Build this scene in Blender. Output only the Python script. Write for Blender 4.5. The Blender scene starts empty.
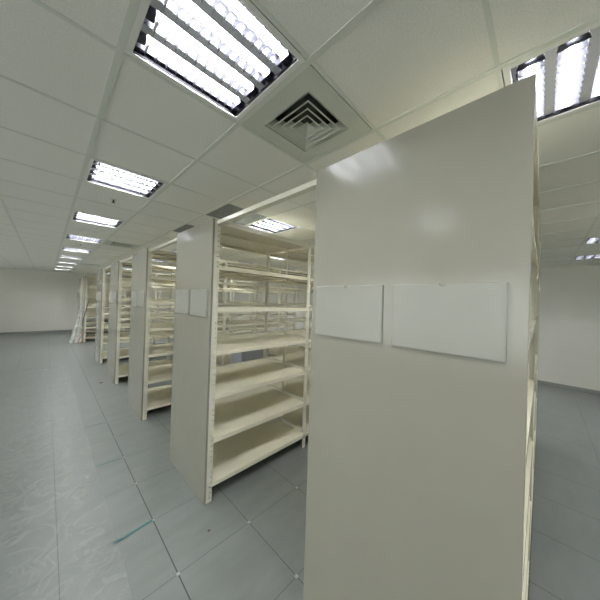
import bpy, bmesh, math, random
from mathutils import Vector, Matrix
random.seed(4)
S = bpy.context.scene
COL = S.collection

# ------------------------------------------------------------------ camera
f_px, cam_h, pitch, yaw, roll = 248.03, 1.983, 0.0044, 0.7967, 0.0322
cam = bpy.data.cameras.new('camera')
cam.sensor_width = 36; cam.lens = f_px / 600 * 36; cam.clip_start = 0.02
co = bpy.data.objects.new('camera', cam); COL.objects.link(co)
fw = Vector((math.sin(yaw)*math.cos(pitch), math.cos(yaw)*math.cos(pitch), math.sin(pitch)))
rt = fw.cross(Vector((0, 0, 1))).normalized(); up = rt.cross(fw)
rt2 = math.cos(roll)*rt + math.sin(roll)*up
up2 = -math.sin(roll)*rt + math.cos(roll)*up
m = Matrix((rt2, up2, -fw)).transposed().to_4x4()
m.translation = (0, 0, cam_h)
co.matrix_world = m
S.camera = co

# ------------------------------------------------------------------ world, exposure
w = bpy.data.worlds.new('world'); S.world = w; w.use_nodes = True
w.node_tree.nodes['Background'].inputs[0].default_value = (0.95, 0.98, 0.97, 1)
w.node_tree.nodes['Background'].inputs[1].default_value = 5.0
S.view_settings.view_transform = 'Standard'; S.view_settings.look = 'None'
S.view_settings.gamma = 1; S.view_settings.use_curve_mapping = False
S.view_settings.exposure = 0.0
TUBE = 115.0          # emission of the fluorescent tubes

H = 3.065            # ceiling height
GX, GY = 0.2, 0.165  # ceiling grid origin
FX, FY = 0.7116, 1.828   # floor tile grid origin
XL, XR, YB, YF = -4.6, 9.2, 17.8, -4.6

# ------------------------------------------------------------------ materials
def mat(name, col, rough=0.5, metal=0.0, coat=0.0, spec=0.5):
    mt = bpy.data.materials.new(name); mt.use_nodes = True
    b = mt.node_tree.nodes['Principled BSDF']
    b.inputs['Base Color'].default_value = (*col, 1)
    b.inputs['Roughness'].default_value = rough
    b.inputs['Metallic'].default_value = metal
    b.inputs['Coat Weight'].default_value = coat
    b.inputs['Specular IOR Level'].default_value = spec
    return mt

def noisy(name, c1, c2, scale, rough, detail=4, bump=0.0, bscale=None, coat=0.0, stretch=None, r2=None):
    mt = mat(name, c1, rough, coat=coat); nt = mt.node_tree; N = nt.nodes; L = nt.links
    b = N['Principled BSDF']
    tc = N.new('ShaderNodeTexCoord'); mp = N.new('ShaderNodeMapping')
    L.new(tc.outputs['Object'], mp.inputs[0])
    if stretch: mp.inputs['Scale'].default_value = stretch
    n = N.new('ShaderNodeTexNoise'); n.inputs['Scale'].default_value = scale; n.inputs['Detail'].default_value = detail
    L.new(mp.outputs[0], n.inputs['Vector'])
    r = N.new('ShaderNodeValToRGB'); r.color_ramp.elements[0].position = .35; r.color_ramp.elements[1].position = .65
    r.color_ramp.elements[0].color = (*c1, 1); r.color_ramp.elements[1].color = (*c2, 1)
    L.new(n.outputs['Fac'], r.inputs[0]); L.new(r.outputs[0], b.inputs['Base Color'])
    if bump:
        n2 = N.new('ShaderNodeTexNoise'); n2.inputs['Scale'].default_value = bscale or scale
        L.new(tc.outputs['Object'], n2.inputs['Vector'])
        bp = N.new('ShaderNodeBump'); bp.inputs['Strength'].default_value = bump; bp.inputs['Distance'].default_value = 0.002
        L.new(n2.outputs['Fac'], bp.inputs['Height']); L.new(bp.outputs[0], b.inputs['Normal'])
    if r2 is not None:
        mr = N.new('ShaderNodeMapRange'); mr.inputs['To Min'].default_value = rough; mr.inputs['To Max'].default_value = r2
        L.new(n.outputs['Fac'], mr.inputs[0]); L.new(mr.outputs[0], b.inputs['Roughness'])
    return mt

M = {}
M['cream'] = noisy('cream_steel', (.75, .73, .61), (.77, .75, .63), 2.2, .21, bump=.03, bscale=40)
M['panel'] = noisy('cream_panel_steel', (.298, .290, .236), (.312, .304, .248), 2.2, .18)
M['shelf'] = noisy('cream_shelf_steel', (.86, .82, .645), (.88, .84, .67), 1.8, .13)
M['tile'] = noisy('mineral_fibre_tile', (.80, .80, .73), (.90, .90, .83), 170, .95, bump=.5, bscale=220)
M['tee'] = mat('tee_bar_paint', (.70, .73, .655), .5)
M['wall'] = noisy('wall_paint', (.82, .81, .74), (.84, .83, .76), 1.5, .7)
M['white'] = mat('white_enamel', (.80, .81, .76), .4)
M['vent'] = mat('vent_enamel', (.60, .63, .555), .45)
M['neck'] = mat('neck_grey', (.13, .14, .13), .8)
M['dark'] = mat('dark_void', (.012, .012, .012), .9)
M['louvre'] = mat('satin_aluminium', (.055, .055, .066), .45, metal=1.0)
M['rib'] = mat('rib_enamel', (.55, .56, .58), .4)
M['blade'] = mat('blade_aluminium', (.16, .16, .18), .35, metal=1.0)
M['housing'] = mat('housing_aluminium', (.045, .045, .052), .5, metal=1.0)
M['bolt'] = mat('zinc_bolt', (.45, .44, .42), .35, metal=.8)
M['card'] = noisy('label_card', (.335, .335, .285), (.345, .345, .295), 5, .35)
M['blue'] = noisy('blue_grey_enamel', (.40, .42, .48), (.42, .44, .50), 3, .45)
M['ring'] = mat('ring_plastic', (.36, .37, .35), .4)
M['tape'] = mat('teal_tape', (.045, .17, .18), .45)
M['brown'] = mat('dark_brown', (.10, .05, .04), .5)
M['red'] = mat('dull_red_cable', (.35, .12, .10), .5)
M['base'] = mat('baseboard', (.35, .36, .34), .5)

# tubes
mt = bpy.data.materials.new('fluorescent_tube'); mt.use_nodes = True
b = mt.node_tree.nodes['Principled BSDF']; b.inputs['Base Color'].default_value = (.9, .9, .9, 1)
b.inputs['Emission Color'].default_value = (.965, .985, 1.0, 1); b.inputs['Emission Strength'].default_value = TUBE
M['tube'] = mt

mt = bpy.data.materials.new('window_glass'); mt.use_nodes = True; nt = mt.node_tree; nt.nodes.clear()
tr = nt.nodes.new('ShaderNodeBsdfTransparent'); gl = nt.nodes.new('ShaderNodeBsdfGlossy'); gl.inputs['Roughness'].default_value = .02
fr = nt.nodes.new('ShaderNodeFresnel'); mxs = nt.nodes.new('ShaderNodeMixShader'); ou = nt.nodes.new('ShaderNodeOutputMaterial')
nt.links.new(fr.outputs[0], mxs.inputs[0]); nt.links.new(tr.outputs[0], mxs.inputs[1]); nt.links.new(gl.outputs[0], mxs.inputs[2]); nt.links.new(mxs.outputs[0], ou.inputs[0])
M['glass'] = mt
# grey mesh tile
mt = mat('grey_mesh', (.25, .27, .26), .9, spec=.05); nt = mt.node_tree; N = nt.nodes; L = nt.links
tc = N.new('ShaderNodeTexCoord'); v = N.new('ShaderNodeTexVoronoi'); v.inputs['Scale'].default_value = 70
r = N.new('ShaderNodeValToRGB'); r.color_ramp.elements[0].color = (.10, .115, .11, 1); r.color_ramp.elements[1].color = (0.27, 0.29, .28, 1)
r.color_ramp.elements[0].position = .1; r.color_ramp.elements[1].position = .5
L.new(tc.outputs['Object'], v.inputs['Vector']); L.new(v.outputs['Distance'], r.inputs[0]); L.new(r.outputs[0], N['Principled BSDF'].inputs['Base Color'])
M['mesh'] = mt

# raised floor: 0.6 m panels with thin dark seams
mt = mat('raised_floor_panel', (.4, .42, .41), .3); nt = mt.node_tree; N = nt.nodes; L = nt.links
b = N['Principled BSDF']
tc = N.new('ShaderNodeTexCoord'); sp = N.new('ShaderNodeSeparateXYZ'); L.new(tc.outputs['Object'], sp.inputs[0])
def mth(op, a, c=None, d=None):
    n = N.new('ShaderNodeMath'); n.operation = op
    for i, x in enumerate((a, c, d)):
        if x is None: continue
        if isinstance(x, (int, float)): n.inputs[i].default_value = x
        else: L.new(x, n.inputs[i])
    return n.outputs[0]
def seam(sock, off, hw):
    t = mth('FRACT', mth('DIVIDE', mth('SUBTRACT', sock, off - 60.3), .6))      # 0.5 on the seam
    return mth('LESS_THAN', mth('MULTIPLY', mth('ABSOLUTE', mth('SUBTRACT', t, .5)), .6), hw)
sx = seam(sp.outputs[0], FX, .0022); sy = seam(sp.outputs[1], FY, .0016)
aisle = mth('LESS_THAN', mth('ABSOLUTE', mth('SUBTRACT', sp.outputs[0], FX)), .0038)   # the wider open joint
sm = mth('MAXIMUM', mth('MAXIMUM', sx, sy), aisle)
nz = N.new('ShaderNodeTexNoise'); nz.inputs['Scale'].default_value = 2.2; nz.inputs['Detail'].default_value = 9; nz.inputs['Roughness'].default_value = .62
mp = N.new('ShaderNodeMapping'); mp.inputs['Scale'].default_value = (.7, 2.2, 1); L.new(tc.outputs['Object'], mp.inputs[0]); L.new(mp.outputs[0], nz.inputs['Vector'])
r = N.new('ShaderNodeValToRGB'); r.color_ramp.elements[0].position = .3; r.color_ramp.elements[1].position = .72
r.color_ramp.elements[0].color = (.178, .194, .182, 1); r.color_ramp.elements[1].color = (.224, .242, .228, 1)
L.new(nz.outputs['Fac'], r.inputs[0])
mx = N.new('ShaderNodeMix'); mx.data_type = 'RGBA'; L.new(sm, mx.inputs[0]); L.new(r.outputs[0], mx.inputs[6]); mx.inputs[7].default_value = (.05, .055, .055, 1)
L.new(mx.outputs[2], b.inputs['Base Color'])
mr = N.new('ShaderNodeMapRange'); mr.inputs['To Min'].default_value = .26; mr.inputs['To Max'].default_value = .44
L.new(nz.outputs['Fac'], mr.inputs[0]); L.new(mr.outputs[0], b.inputs['Roughness'])
M['floor'] = mt

# wrinkled clear film
def film(name, alpha, col, rough):
    mt = mat(name, col, rough); nt = mt.node_tree; N = nt.nodes; L = nt.links; b = N['Principled BSDF']
    b.inputs['Alpha'].default_value = alpha
    tc = N.new('ShaderNodeTexCoord'); n = N.new('ShaderNodeTexNoise'); n.inputs['Scale'].default_value = 9; n.inputs['Detail'].default_value = 6; n.inputs['Distortion'].default_value = 2.2
    L.new(tc.outputs['Object'], n.inputs['Vector'])
    cr = N.new('ShaderNodeTexNoise'); cr.inputs['Scale'].default_value = 5; cr.inputs['Detail'].default_value = 7; cr.inputs['Distortion'].default_value = 1.2
    L.new(tc.outputs['Object'], cr.inputs['Vector'])
    def m1(op, a, v):
        q = N.new('ShaderNodeMath'); q.operation = op; L.new(a, q.inputs[0]); q.inputs[1].default_value = v; return q.outputs[0]
    ridge = m1('ABSOLUTE', m1('SUBTRACT', cr.outputs['Fac'], .5), 0)
    rg = N.new('ShaderNodeMapRange'); rg.inputs['From Min'].default_value = 0; rg.inputs['From Max'].default_value = .05
    rg.inputs['To Min'].default_value = min(1, alpha*1.9); rg.inputs['To Max'].default_value = alpha*.75
    L.new(ridge, rg.inputs[0]); L.new(rg.outputs[0], b.inputs['Alpha'])
    bp = N.new('ShaderNodeBump'); bp.inputs['Strength'].default_value = .6; bp.inputs['Distance'].default_value = .012
    L.new(n.outputs['Fac'], bp.inputs['Height']); L.new(bp.outputs[0], b.inputs['Normal'])
    return mt
M['film'] = film('clear_plastic_film', .24, (.40, .42, .395), .25)
M['wrap'] = film('milky_plastic_film', .75, (.78, .79, .73), .35)

# ------------------------------------------------------------------ helpers
def box(bm, a, b_):
    x0, y0, z0 = a; x1, y1, z1 = b_
    vs = [bm.verts.new(p) for p in ((x0,y0,z0),(x1,y0,z0),(x1,y1,z0),(x0,y1,z0),(x0,y0,z1),(x1,y0,z1),(x1,y1,z1),(x0,y1,z1))]
    for q in ((0,3,2,1),(4,5,6,7),(0,1,5,4),(1,2,6,5),(2,3,7,6),(3,0,4,7)): bm.faces.new([vs[i] for i in q])
def prism(bm, prof, axis, a, b_):
    """closed profile extruded along axis; prof = list of 2D points (the other two axes, in order)"""
    def P(p, t): return {'x': (t, p[0], p[1]), 'y': (p[0], t, p[1]), 'z': (p[0], p[1], t)}[axis]
    v0 = [bm.verts.new(P(p, a)) for p in prof]; v1 = [bm.verts.new(P(p, b_)) for p in prof]
    n = len(prof)
    for i in range(n): bm.faces.new((v0[i], v0[(i+1) % n], v1[(i+1) % n], v1[i]))
    bm.faces.new(v0[::-1]); bm.faces.new(v1)
def cyl(bm, c, r1, h, axis='z', n=16, r2=None):
    r2 = r1 if r2 is None else r2
    rot = {'z': Matrix(), 'x': Matrix.Rotation(math.pi/2, 4, 'Y'), 'y': Matrix.Rotation(-math.pi/2, 4, 'X')}[axis]
    bmesh.ops.create_cone(bm, cap_ends=True, segments=n, radius1=r1, radius2=r2, depth=h, matrix=Matrix.Translation(c) @ rot)
def obj(name, bm, m_, parent=None, smooth=False, bevel=0):
    bmesh.ops.recalc_face_normals(bm, faces=bm.faces)
    me = bpy.data.meshes.new(name); bm.to_mesh(me); bm.free()
    me.materials.append(M[m_])
    if smooth:
        for p in me.polygons: p.use_smooth = True
    o = bpy.data.objects.new(name, me); COL.objects.link(o)
    if parent: o.parent = parent
    if bevel:
        bv = o.modifiers.new('bevel', 'BEVEL'); bv.width = bevel; bv.segments = 2; bv.limit_method = 'ANGLE'
    return o
def new(): return bmesh.new()
def tag(o, label, cat, group=None):
    o['label'] = label; o['category'] = cat
    if group: o['group'] = group
    return o
def empty(name, loc=(0, 0, 0)):
    o = bpy.data.objects.new(name, None); COL.objects.link(o); o.location = loc; o.empty_display_size = .1; return o
def struct(name, bm, m_, **k):
    o = obj(name, bm, m_, **k); o['kind'] = 'structure'; return o
def kids(o): return [c for c in bpy.data.objects if c.parent == o]
def copy_tree(o, parent=None):
    c = o.copy(); COL.objects.link(c)
    if parent: c.parent = parent
    for ch in kids(o): copy_tree(ch, c)
    return c

# ------------------------------------------------------------------ room shell
bm = new(); box(bm, (XL, YF, -.1), (XR, YB, 0)); floor = struct('floor', bm, 'floor')
for nm, a, b_ in (('wall_right', (XR, YF, 0), (XR+.1, YB, H+.3)),
                  ('wall_back', (XL-.1, YB, 0), (XR+.1, YB+.1, H+.3)), ('wall_front', (XL-.1, YF-.1, 0), (XR+.1, YF, H+.3))):
    bm = new(); box(bm, a, b_); struct(nm, bm, 'wall')
# left wall; unseen windows added to let in fill light for the ceiling
ADDED_WIN = [(-3.9 + 3.0*k, -1.6 + 3.0*k) for k in range(7)]
bm = new(); box(bm, (XL-.1, YF, 0), (XL, YB, .85)); box(bm, (XL-.1, YF, 2.75), (XL, YB, H+.3))
ys = [YF] + [v_ for w_ in ADDED_WIN for v_ in w_] + [YB]
for q in range(0, len(ys), 2): box(bm, (XL-.1, ys[q], .85), (XL, ys[q+1], 2.75))
struct('wall_left', bm, 'wall')
for n, (ya, yb) in enumerate(ADDED_WIN):
    bm = new(); t_ = .05
    box(bm, (XL-.08, ya, .85), (XL-.02, yb, .85+t_)); box(bm, (XL-.08, ya, 2.75-t_), (XL-.02, yb, 2.75))
    for yy in (ya, (ya+yb-t_)/2, yb-t_): box(bm, (XL-.08, yy, .85+t_), (XL-.02, yy+t_, 2.75-t_))
    wo = struct('window_%d' % (n+1), bm, 'white')
    for y0_, y1_ in ((ya+t_, (ya+yb-t_)/2), ((ya+yb+t_)/2, yb-t_)):
        bm = new(); box(bm, (XL-.053, y0_, .85+t_), (XL-.047, y1_, 2.75-t_)); obj('pane', bm, 'glass', wo)
for nm, a, b_ in (('baseboard_left', (XL, YF, 0), (XL+.012, YB, .09)), ('baseboard_right', (XR-.012, YF, 0), (XR, YB, .09)),
                  ('baseboard_back', (XL+.012, YB-.012, 0), (XR-.012, YB, .09))):
    bm = new(); box(bm, a, b_); struct(nm, bm, 'base')

LIGHT_X = {-1.6: (0, 3, 6), .2: range(-2, 9), 2.0: range(-2, 9), 3.8: range(-2, 9), 5.6: range(-1, 9), 7.4: range(-1, 9)}
ix = lambda x: round((x - GX) / .6); iy = lambda y: round((y - GY) / .6)
lights = [(x, .765 + 1.8*k) for x, ks in LIGHT_X.items() for k in ks if not (x == 2.0 and k == -1)] + [(1.4, -.435)]
vents = [(.8, .765), (.8, 6.165), (.8, 11.565)]
greys = [(1.4, 2.565), (1.4, 3.765)]
holes = {(ix(x), iy(y)) for x, y in lights + vents + greys}
bm = new()
i0, i1 = math.floor((XL-GX)/.6), math.ceil((XR-GX)/.6); j0, j1 = math.floor((YF-GY)/.6), math.ceil((YB-GY)/.6)
for i in range(i0, i1):
    for j in range(j0, j1):
        if (i, j) in holes: continue
        xa, xb = max(XL, GX+.6*i), min(XR, GX+.6*(i+1)); ya, yb = max(YF, GY+.6*j), min(YB, GY+.6*(j+1))
        bm.faces.new([bm.verts.new(p) for p in ((xa,ya,H),(xa,yb,H),(xb,yb,H),(xb,ya,H))])
me = bpy.data.meshes.new('ceiling')
bm.to_mesh(me); bm.free(); me.materials.append(M['tile']); ceil = bpy.data.objects.new('ceiling', me); COL.objects.link(ceil); ceil['kind'] = 'structure'
bm = new(); box(bm, (XL, YF, H+.3), (XR, YB, H+.35)); o = obj('ceiling_slab', bm, 'wall', ceil)
# T-bar grid
bm = new()
for i in range(i0+1, i1):
    x = GX+.6*i; box(bm, (x-.014, YF, H-.004), (x+.014, YB, H+.012))
o = struct('trim_1', bm, 'tee')
bm = new()
for j in range(j0+1, j1):
    y = GY+.6*j; box(bm, (XL, y-.010, H-.0025), (XR, y+.010, H+.012))
o = struct('trim_2', bm, 'tee')

# floor screws / levelling rings at the joints
rng = None
for i, j in [(0, k) for k in range(-1, 9)] + [(1, -1), (1, 0), (2, 0), (3, 0), (2, -1)]:
    bm = new(); cyl(bm, (0, 0, .0012), .014 if i else .012, .0024, n=20)
    o = obj('floor_screw', bm, 'ring', floor); o.location = (FX+.6*i, FY+.6*j, 0)
    bm = new(); cyl(bm, (0, 0, .0028), .006, .0014, n=12); q = obj('screw_head', bm, 'bolt', o)

# ------------------------------------------------------------------ troffer light
def make_light():
    t = empty('ceiling_light')
    s = .6; z0 = -.004; e = .014
    bm = new()   # outer frame, 24 mm flange inside the tee grid
    fw_ = .026
    box(bm, (e, e, z0), (s-e, e+fw_, z0+.005)); box(bm, (e, s-e-fw_, z0), (s-e, s-e, z0+.005))
    box(bm, (e, e+fw_, z0), (e+fw_, s-e-fw_, z0+.005)); box(bm, (s-e-fw_, e+fw_, z0), (s-e, s-e-fw_, z0+.005))
    obj('frame', bm, 'white', t, bevel=.0015)
    a = e+fw_; b_ = s-a
    bm = new()   # housing: sides and top
    box(bm, (a-.01, a-.01, .08), (b_+.01, b_+.01, .086))
    box(bm, (a-.01, a-.01, .006), (a, b_+.01, .08)); box(bm, (b_, a-.01, .006), (b_+.01, b_+.01, .08))
    box(bm, (a, a-.01, .006), (b_, a, .08)); box(bm, (a, b_, .006), (b_, b_+.01, .07))
    obj('housing', bm, 'housing', t)
    pw = (b_-a)/4
    for k in range(5):   # V-shaped reflector ridges between the tubes
        yc = a + pw*k; hw = .030
        y0, y1 = (yc-hw if k > 0 else yc), (yc+hw if k < 4 else yc)
        prof = [(y0, .080), (yc-.025 if k else yc, .040), (yc-.021 if k else yc, .022), (yc+.021 if k < 4 else yc, .022), (yc+.025 if k < 4 else yc, .040), (y1, .080)]
        prof = [p for n, p in enumerate(prof) if p not in prof[:n]]
        bm = new(); prism(bm, prof, 'x', a, b_); o = obj('reflector', bm, 'louvre', t)
        if 0 < k < 4: bm = new(); box(bm, (a, yc-.0195, .0205), (b_, yc+.0195, .0218)); obj('rib_cap', bm, 'rib', o)
    for k in range(4):
        yc = a + pw*(k+.5)
        bm = new(); cyl(bm, ((a+b_)/2, yc, .046), 0.0155, b_-a-.075, 'x', 14)
        tb = obj('lamp_tube', bm, 'tube', t, smooth=False)
        for sx in (a, b_-.036):
            bm = new(); box(bm, (sx, yc-.019, .022), (sx+.036, yc+.019, .080)); obj('lamp_socket', bm, 'louvre', tb)
        bm = new()     # cross blades, scooped
        for q in range(11):
            x = a + (b_-a)*(q+1)/12
            prism(bm, [(yc-pw/2+.016, .0), (yc-pw/2+.025, .036), (yc, .028), (yc+pw/2-.025, .036), (yc+pw/2-.016, .0), (yc, .0)], 'x', x-.0008, x+.0008)
        obj('louvre', bm, 'blade', t)
    return t
ORD = ['nearest', 'second', 'third', 'fourth', 'fifth', 'sixth', 'seventh', 'eighth', 'ninth', 'tenth', 'eleventh', 'twelfth']
WHERE = {-1.6: 'left of the aisle', .2: 'above the main aisle', 2.0: 'above the first rack bays',
         3.8: 'above the second rack bays', 5.6: 'above the last rack bays', 7.4: 'along the right wall'}
proto = make_light(); used = False
for (x, y) in lights:
    o = copy_tree(proto) if used else proto; used = True
    o.location = (x, y, H)
    o.rotation_euler.z = math.pi/2 if x == -1.6 else 0
    if x == -1.6: o.location.x += .6
    if x == 1.4:
        tag(o, 'square four-tube ceiling light above the top right of the closest rack panel', 'ceiling light', 'four-tube ceiling lights'); continue
    k = round((y-.765)/1.8)
    if k < 0: lab = f'square four-tube ceiling light {WHERE[x]}, {["just behind", "well behind"][-k-1]} the camera'
    elif (x, k) == (.2, 0): lab = 'large bright square four-tube ceiling light at top left, beside the square diffuser'
    elif (x, k) == (2.0, 1): lab = 'square lit ceiling light seen just over the top of the open rack'
    else: lab = f'square four-tube ceiling light {WHERE[x]}, {ORD[k]} from the camera'
    tag(o, lab, 'ceiling light', 'four-tube ceiling lights')

# ------------------------------------------------------------------ square diffusers
def make_vent():
    t = empty('air_diffuser')
    e = .014; o0 = .115; o1 = .6-o0
    bm = new(); z = -.003
    box(bm, (e, e, z), (.6-e, o0, z+.006)); box(bm, (e, o1, z), (.6-e, .6-e, z+.006))
    box(bm, (e, o0, z), (o0, o1, z+.006)); box(bm, (o1, o0, z), (.6-e, o1, z+.006))
    obj('face_panel', bm, 'vent', t)
    bm = new(); box(bm, (o0, o0, .10), (o1, o1, .106))
    for a, b_ in (((o0-.003, o0, .003), (o0, o1, .1)), ((o1, o0, .003), (o1+.003, o1, .1)), ((o0, o0-.003, .003), (o1, o0, .1)), ((o0, o1, .003), (o1, o1+.003, .1))): box(bm, a, b_)
    obj('neck', bm, 'neck', t)
    c = .3
    def ring(ho, zo, hi, zi):
        bm = new(); th = .003
        rows = []
        for h, zz in ((ho, zo), (ho-.006, zo), (hi, zi), (hi+.003, zi+th), (ho-.002, zo+th)):
            rows.append([bm.verts.new((c+sx*h, c+sy*h, zz)) for sx, sy in ((-1,-1),(1,-1),(1,1),(-1,1))])
        for a in range(5):
            for q in range(4): bm.faces.new((rows[a][q], rows[a][(q+1) % 4], rows[(a+1) % 5][(q+1) % 4], rows[(a+1) % 5][q]))
        return bm
    R0 = .5*(o1-o0)
    obj('cone', ring(R0, .004, R0-.045, .040), 'vent', t)
    for k in range(3):
        h = .150 - .038*k
        obj('cone', ring(h, -.008, h-.046, .032), 'vent', t)
    bm = new(); vs = [bm.verts.new((c+sx*.036, c+sy*.036, -.008)) for sx, sy in ((-1,-1),(1,-1),(1,1),(-1,1))]; ap = bm.verts.new((c, c, .022))
    for q in range(4): bm.faces.new((vs[q], vs[(q+1) % 4], ap))
    obj('centre_cone', bm, 'vent', t)
    return t
v0 = make_vent()
for n, (x, y) in enumerate(vents):
    o = copy_tree(v0) if n else v0
    o.location = (x, y, H)
    tag(o, ['large square stepped air diffuser beside the bright light, closest to the camera', 'square air diffuser further down the aisle, above the middle racks',
            'most distant square air diffuser, near the end of the aisle'][n], 'air vent', 'square air diffusers')
for n, (x, y) in enumerate(greys):
    t = empty('return_grille', (x, y, H))
    bm = new(); e = .012
    box(bm, (e, e, -.002), (.6-e, e+.02, .004)); box(bm, (e, .58-e, -.002), (.6-e, .6-e, .004)); box(bm, (e, e+.02, -.002), (e+.02, .58-e, .004)); box(bm, (.58-e, e+.02, -.002), (.6-e, .58-e, .004))
    obj('frame', bm, 'mesh', t)
    bm = new(); box(bm, (.03, .03, 0), (.57, .57, .004)); obj('mesh_panel', bm, 'mesh', t)
    tag(t, ['dark grey mesh ceiling grille above the open rack, left of the lit fixture', 'dark grey mesh ceiling grille behind the left top corner of the open rack'][n], 'ceiling grille', 'grey mesh ceiling grilles')
for n, (x, y) in enumerate(((.503, 3.49), (.495, 7.145), (2.78, 2.93))):
    t = empty('sprinkler', (x, y, H))
    bm = new(); cyl(bm, (0, 0, -.004), .03, .008, n=20); obj('escutcheon', bm, 'vent', t)
    bm = new(); cyl(bm, (0, 0, -.02), .009, .026, n=10); cyl(bm, (0, 0, -.036), .017, .004, n=12); cyl(bm, (0, 0, -.028), .005, .014, n=8); obj('sprinkler_head', bm, 'brown' if n < 2 else 'white', t)
    tag(t, ['small dark sprinkler head just beyond the second aisle light', 'small dark sprinkler head beyond the fourth aisle light', 'small pale sprinkler head right of the light over the open rack'][n], 'sprinkler', 'ceiling sprinklers')

# ------------------------------------------------------------------ racks
BW, BD, RH = 1.42, .942, 2.755      # bay width, depth, height
SHZ = [.178, .605, 1.035, 1.462, 1.895, 2.308, 2.752]   # shelf tops
def upright(bm, x0, y0, sx, sy, wd=.058):
    """slotted angle post: corner at (x0,y0), flanges reach sx / sy * 40 mm; slots are real openings"""
    t = .002
    def flange(horizontal):
        def bx(u0, u1, z0, z1):
            if horizontal:
                a, c = sorted((x0+sx*u0, x0+sx*u1)); d, e = sorted((y0, y0+sy*t)); box(bm, (a, d, z0), (c, e, z1))
            else:
                a, c = sorted((y0+sy*u0, y0+sy*u1)); d, e = sorted((x0, x0+sx*t)); box(bm, (d, a, z0), (e, c, z1))
        a1 = wd*.58; a2 = wd*.76
        bx(0, a1, 0, RH); bx(a2, wd, 0, RH)
        z = 0
        for k in range(55):
            bx(a1, a2, z, z+.034); z += .05
    flange(True); flange(False)
def make_rack(panel=True, back=False):
    t = empty('shelving_rack')
    x0 = .022 if panel else .002; x1 = BW
    if panel:
        bm = new()
        box(bm, (0, 0, 0), (.0215, BD, RH))
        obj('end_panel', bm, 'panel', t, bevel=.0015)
    for (x, sx) in (((x0, 1), (x1, -1)) if panel else ((x1, -1),)):
        for (y, sy, wd) in ((.0006, 1, .058), (BD/2, 1, .032), (BD-.003, -1, .04)):
            bm = new(); upright(bm, x, y, sx, sy, wd); obj('upright', bm, 'cream', t)
    for k, z in enumerate(SHZ):
        bm = new(); a, b_ = x0+.004, x1-.004; th = .042
        ya, yb = .007, BD-.007
        box(bm, (a, ya, z-.003), (b_, yb, z))                       # deck
        g = x0+(.060 if panel else .002); h = x1-.060
        # front lip reaches forward between the posts
        box(bm, (g, .0, z-th), (h, .007, z)); box(bm, (g, BD-.007, z-th), (h, BD, z))
        box(bm, (g, BD-.010, z), (h, BD-.006, z+.010))              # back stop
        box(bm, (a+.004, ya+.05, z-.03), (a+.0055, yb-.05, z)); box(bm, (b_-.0055, ya+.05, z-.03), (b_-.004, yb-.05, z))
        o = obj('shelf', bm, 'shelf', t)
        bm = new(); prism(bm, [(BD/2-.03, z-.003), (BD/2-.03, z-.022), (BD/2+.03, z-.022), (BD/2+.03, z-.003)], 'x', x0+.05, x1-.05)
        obj('stiffener', bm, 'shelf', o)
        if k < 6:
            for xr in (x0+.004, x1-.012):
                bm = new(); box(bm, (xr, .05, z), (xr+.008, BD-.05, z+.034)); obj('side_rail', bm, 'cream', t)
    if back:
        for z, z2 in zip(SHZ[2:-1], SHZ[3:]):
            bm = new(); box(bm, (x0+.06, BD/2-.1, z+.02), (x1-.06, BD/2-.098, z2-.07)); obj('back_panel', bm, 'cream', t)
    # feet bolts
    for x in ((x0+.022, x1-.022) if panel else (x1-.022,)):
        for z in (.045, .075, .155):
            bm = new(); cyl(bm, (x, -.0005, z), .005, .006, 'y', 8); obj('bolt', bm, 'bolt', t)
    if panel:
        for ya, yb in ((.055, .452), (.503, .908)):
            th = .009
            bm = new()
            # plate with a half-round thumb notch at the middle of its top edge
            yc = (ya+yb)/2; za, zb = 1.797, 2.07; r_ = .012
            prof = [(ya, za), (yb, za), (yb, zb), (yc+r_, zb)] + [(yc+r_*math.cos(q), zb-r_*math.sin(q)) for q in (math.pi*n/8 for n in range(1, 8))] + [(yc-r_, zb), (ya, zb)]
            prism(bm, prof, 'x', -th, -.0001)
            o = obj('label_holder', bm, 'card', t, bevel=.0015); 
            o['label'] = 'blank white label plate with a thumb notch'
            bm = new(); box(bm, (-th-.0014, ya+.006, za+.006), (-th, yb-.006, zb-.02)); obj('label_card', bm, 'card', o)
    return t
RX = 1.101
ROWS = [.03, 2.277, 4.525, 6.772, 9.02, 13.515, 15.76]
PL = make_rack(True); PN = make_rack(False); PB = make_rack(True, True); usedL = usedN = False
NAMES = ['closest rack, huge plain end panel with two blank label plates on the right',
         'open rack in the middle of the view with bare glossy shelves',
         'third rack from the camera, just left of the open middle rack',
         'fourth rack from the camera along the aisle',
         'fifth rack from the camera, last before the gap in the row',
         'far rack beyond the gap, with plastic film hanging at its corner',
         'farthest rack at the end wall']
BAYS = [3, 4, 4, 4, 4, 3, 3]
for n, y in enumerate(ROWS):
    x = RX
    for bay in range(BAYS[n]):
        if bay == 0:
            o = PB if n == 5 else copy_tree(PL) if usedL else PL; usedL = True
        else:
            o = copy_tree(PN) if usedN else PN; usedN = True
        o.location = (x, y, 0)
        if bay == 0: tag(o, 'cream steel ' + NAMES[n], 'rack', 'cream shelving racks')
        else: tag(o, f'cream shelving bay without end panel, {ORD[bay]} from the aisle in the {["closest", "second", "third", "fourth", "fifth", "sixth", "seventh"][n]} row', 'rack', 'cream shelving racks')
        x += BW + .002

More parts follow.
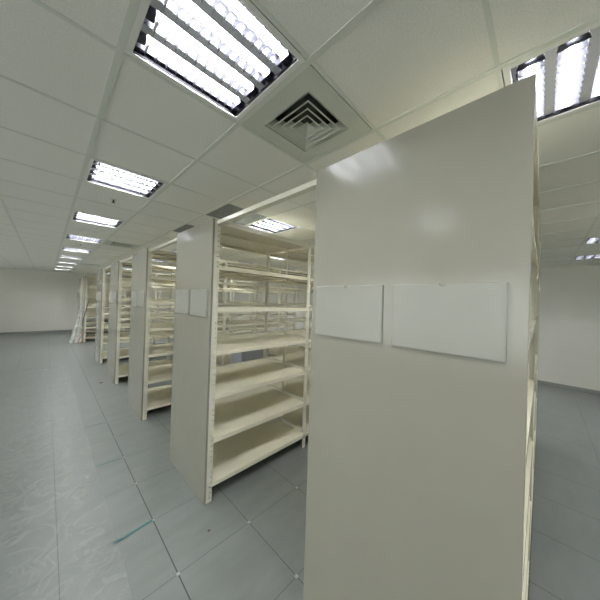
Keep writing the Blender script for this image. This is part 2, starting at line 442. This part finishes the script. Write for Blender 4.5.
# tie bars between rack tops
for n in range(4):
    ya = ROWS[n]+BD; yb = ROWS[n+1]
    bm = new(); x0 = RX+.036
    box(bm, (x0, ya+.002, 2.700), (x0+.003, yb-.002, 2.735)); box(bm, (x0+.003, ya+.002, 2.700), (x0+.05, yb-.002, 2.703)); box(bm, (x0+.047, ya+.002, 2.703), (x0+.05, yb-.002, 2.735))
    o = obj('tie_bar', bm, 'cream')
    tag(o, 'cream steel tie bar joining ' + ['the closest rack to the open middle rack at the top', 'the open middle rack to the third rack', 'the third rack to the fourth rack', 'the fourth rack to the fifth rack'][n], 'tie bar', 'tie bars between rack tops')

# low blue-grey cabinet glimpsed through the open rack
t = empty('low_cabinet', (2.60, 4.02, 0))
bm = new(); box(bm, (0, .012, .05), (.64, .38, 1.12)); obj('body', bm, 'blue', t, bevel=.004)
bm = new(); box(bm, (-.005, -.003, 1.12), (.645, .385, 1.145)); obj('top', bm, 'blue', t, bevel=.003)
bm = new(); box(bm, (.006, -.004, .06), (.634, .012, 1.11)); d = obj('door', bm, 'blue', t, bevel=.002)
bm = new(); box(bm, (.29, -.009, 1.0), (.31, -.004, 1.03)); obj('lock', bm, 'bolt', d)
bm = new(); box(bm, (.02, .03, 0), (.62, .36, .05)); obj('plinth', bm, 'dark', t)
tag(t, 'low blue-grey steel cabinet seen between the shelves behind the open middle rack', 'cabinet')

# ------------------------------------------------------------------ plastic film, tapes, litter
def sheet(name, ny, nx, fn, m_, parent=None):
    bm = new(); g = [[bm.verts.new(fn(i/nx, j/ny)) for i in range(nx+1)] for j in range(ny+1)]
    for j in range(ny):
        for i in range(nx): bm.faces.new((g[j][i], g[j][i+1], g[j+1][i+1], g[j+1][i]))
    o = obj(name, bm, m_, parent, smooth=True); return o
def ff(u, v):
    y = .25 + v*9.0; edge = .448 + .004*math.sin(y*3.1) + .003*math.sin(y*9.3)
    if y < 1.7: edge += -(1.7-y)*.10
    x = -.75 + (edge+.75)*u
    z = .003 + .0035*(1+math.sin(x*31+y*9+2*math.sin(y*4))) * (.5+.5*math.sin(x*7-y*13)) ** 2 + .003*abs(math.sin(y*23+x*17))*random.random()
    return (x, y, z)
o = sheet('plastic_film', 360, 50, ff, 'film')
tag(o, 'long wrinkled clear plastic film laid on the floor along the aisle', 'plastic sheet')
for n, (xa, ya, xb, yb, wd) in enumerate(((FX+.004, 2.434, .425, 2.395, .022), (FX-.01, 3.632, .455, 3.64, .010), (FX-.01, 4.829, .455, 4.83, .010))):
    bm = new(); d = Vector((xb-xa, yb-ya, 0)).normalized(); nn = Vector((-d.y, d.x, 0))*wd/2; z = .0025 + .0105
    K = 12; prof = []
    a = Vector((xa, ya, 0)); b_ = Vector((xb, yb, 0))
    g = []
    for k in range(K+1):
        p = a.lerp(b_, k/K); zz = .0032 if p.x > .49 else .0032 + min(1, (.49-p.x)/.03)*.008
        g.append([bm.verts.new((p+nn*s+Vector((0, 0, h)))) for s, h in ((1, zz-.0006), (-1, zz-.0006), (-1, zz), (1, zz))])
    for k in range(K):
        for q in range(4): bm.faces.new((g[k][q], g[k][(q+1) % 4], g[k+1][(q+1) % 4], g[k+1][q]))
    bm.faces.new(g[0]); bm.faces.new(g[-1][::-1])
    o = obj('adhesive_tape', bm, 'tape')
    tag(o, ['longest teal strip of tape on the floor, nearest the camera', 'teal strip of tape across the floor, middle of the three', 'faint teal strip of tape, farthest of the three'][n], 'tape', 'teal tape strips on the floor')
for n, (x, y) in enumerate(((1.02, 1.993), (.905, 7.05))):
    bm = new(); bmesh.ops.create_icosphere(bm, subdivisions=2, radius=1)
    for v_ in bm.verts: v_.co = Vector((v_.co.x*.011*(1+.3*random.random()), v_.co.y*.007*(1+.3*random.random()), .004+v_.co.z*.004))
    o = obj('debris', bm, 'brown'); o.location = (x, y, 0)
    if n: o.scale = (3, 3, 2)
    tag(o, ['tiny dark speck of debris on the floor in front of the open rack', 'dark scrap lying on the aisle floor beside the fifth rack'][n], 'debris'); o['kind'] = 'thing'

# hanging film and odd rods near the far rack
def ff2(u, v):
    z = .02 + 1.66*v; sp_ = (1-v)**1.4
    x = 1.06 - .02 - u*(.06 + .36*sp_); y = 13.42 - .10*sp_ + .03*math.sin(u*16+v*3)*(1-.5*v)
    return (x, y, z)
o = sheet('plastic_drape', 24, 24, ff2, 'wrap'); tag(o, 'milky plastic film hanging to the floor at the corner of the far rack', 'plastic sheet')
def rod(name, pts, r_, m_, label, cat, grp=None):
    cu = bpy.data.curves.new(name, 'CURVE'); cu.dimensions = '3D'; cu.bevel_depth = r_; cu.bevel_resolution = 3; cu.use_fill_caps = True
    s = cu.splines.new('BEZIER'); s.bezier_points.add(len(pts)-1)
    for p, c_ in zip(s.bezier_points, pts): p.co = c_; p.handle_left_type = p.handle_right_type = 'AUTO'
    tmp = bpy.data.objects.new(name, cu); COL.objects.link(tmp)
    dg = bpy.context.evaluated_depsgraph_get(); me = bpy.data.meshes.new_from_object(tmp.evaluated_get(dg)); bpy.data.objects.remove(tmp)
    me.materials.clear(); me.materials.append(M[m_]); me.name = name
    o = bpy.data.objects.new(name, me); COL.objects.link(o); tag(o, label, cat, grp)
rod('wooden_stick', [(.98, 13.47, 0.0), (1.08, 13.47, .9), (1.235, 13.47, 1.68)], .016, 'brown', 'dark thin stick leaning against the far rack beside the hanging film', 'stick')
rod('cable', [(.92, 13.15, .02), (1.02, 13.12, .32), (1.16, 13.2, .46), (1.45, 13.3, .50)], .012, 'red', 'upper dull red cable looping from the floor to the far rack', 'cable', 'red cables')
rod('cable', [(.97, 13.05, .02), (1.06, 13.05, .14), (1.2, 13.15, .20), (1.45, 13.25, .22)], .012, 'red', 'lower dull red cable looping from the floor to the far rack', 'cable', 'red cables')
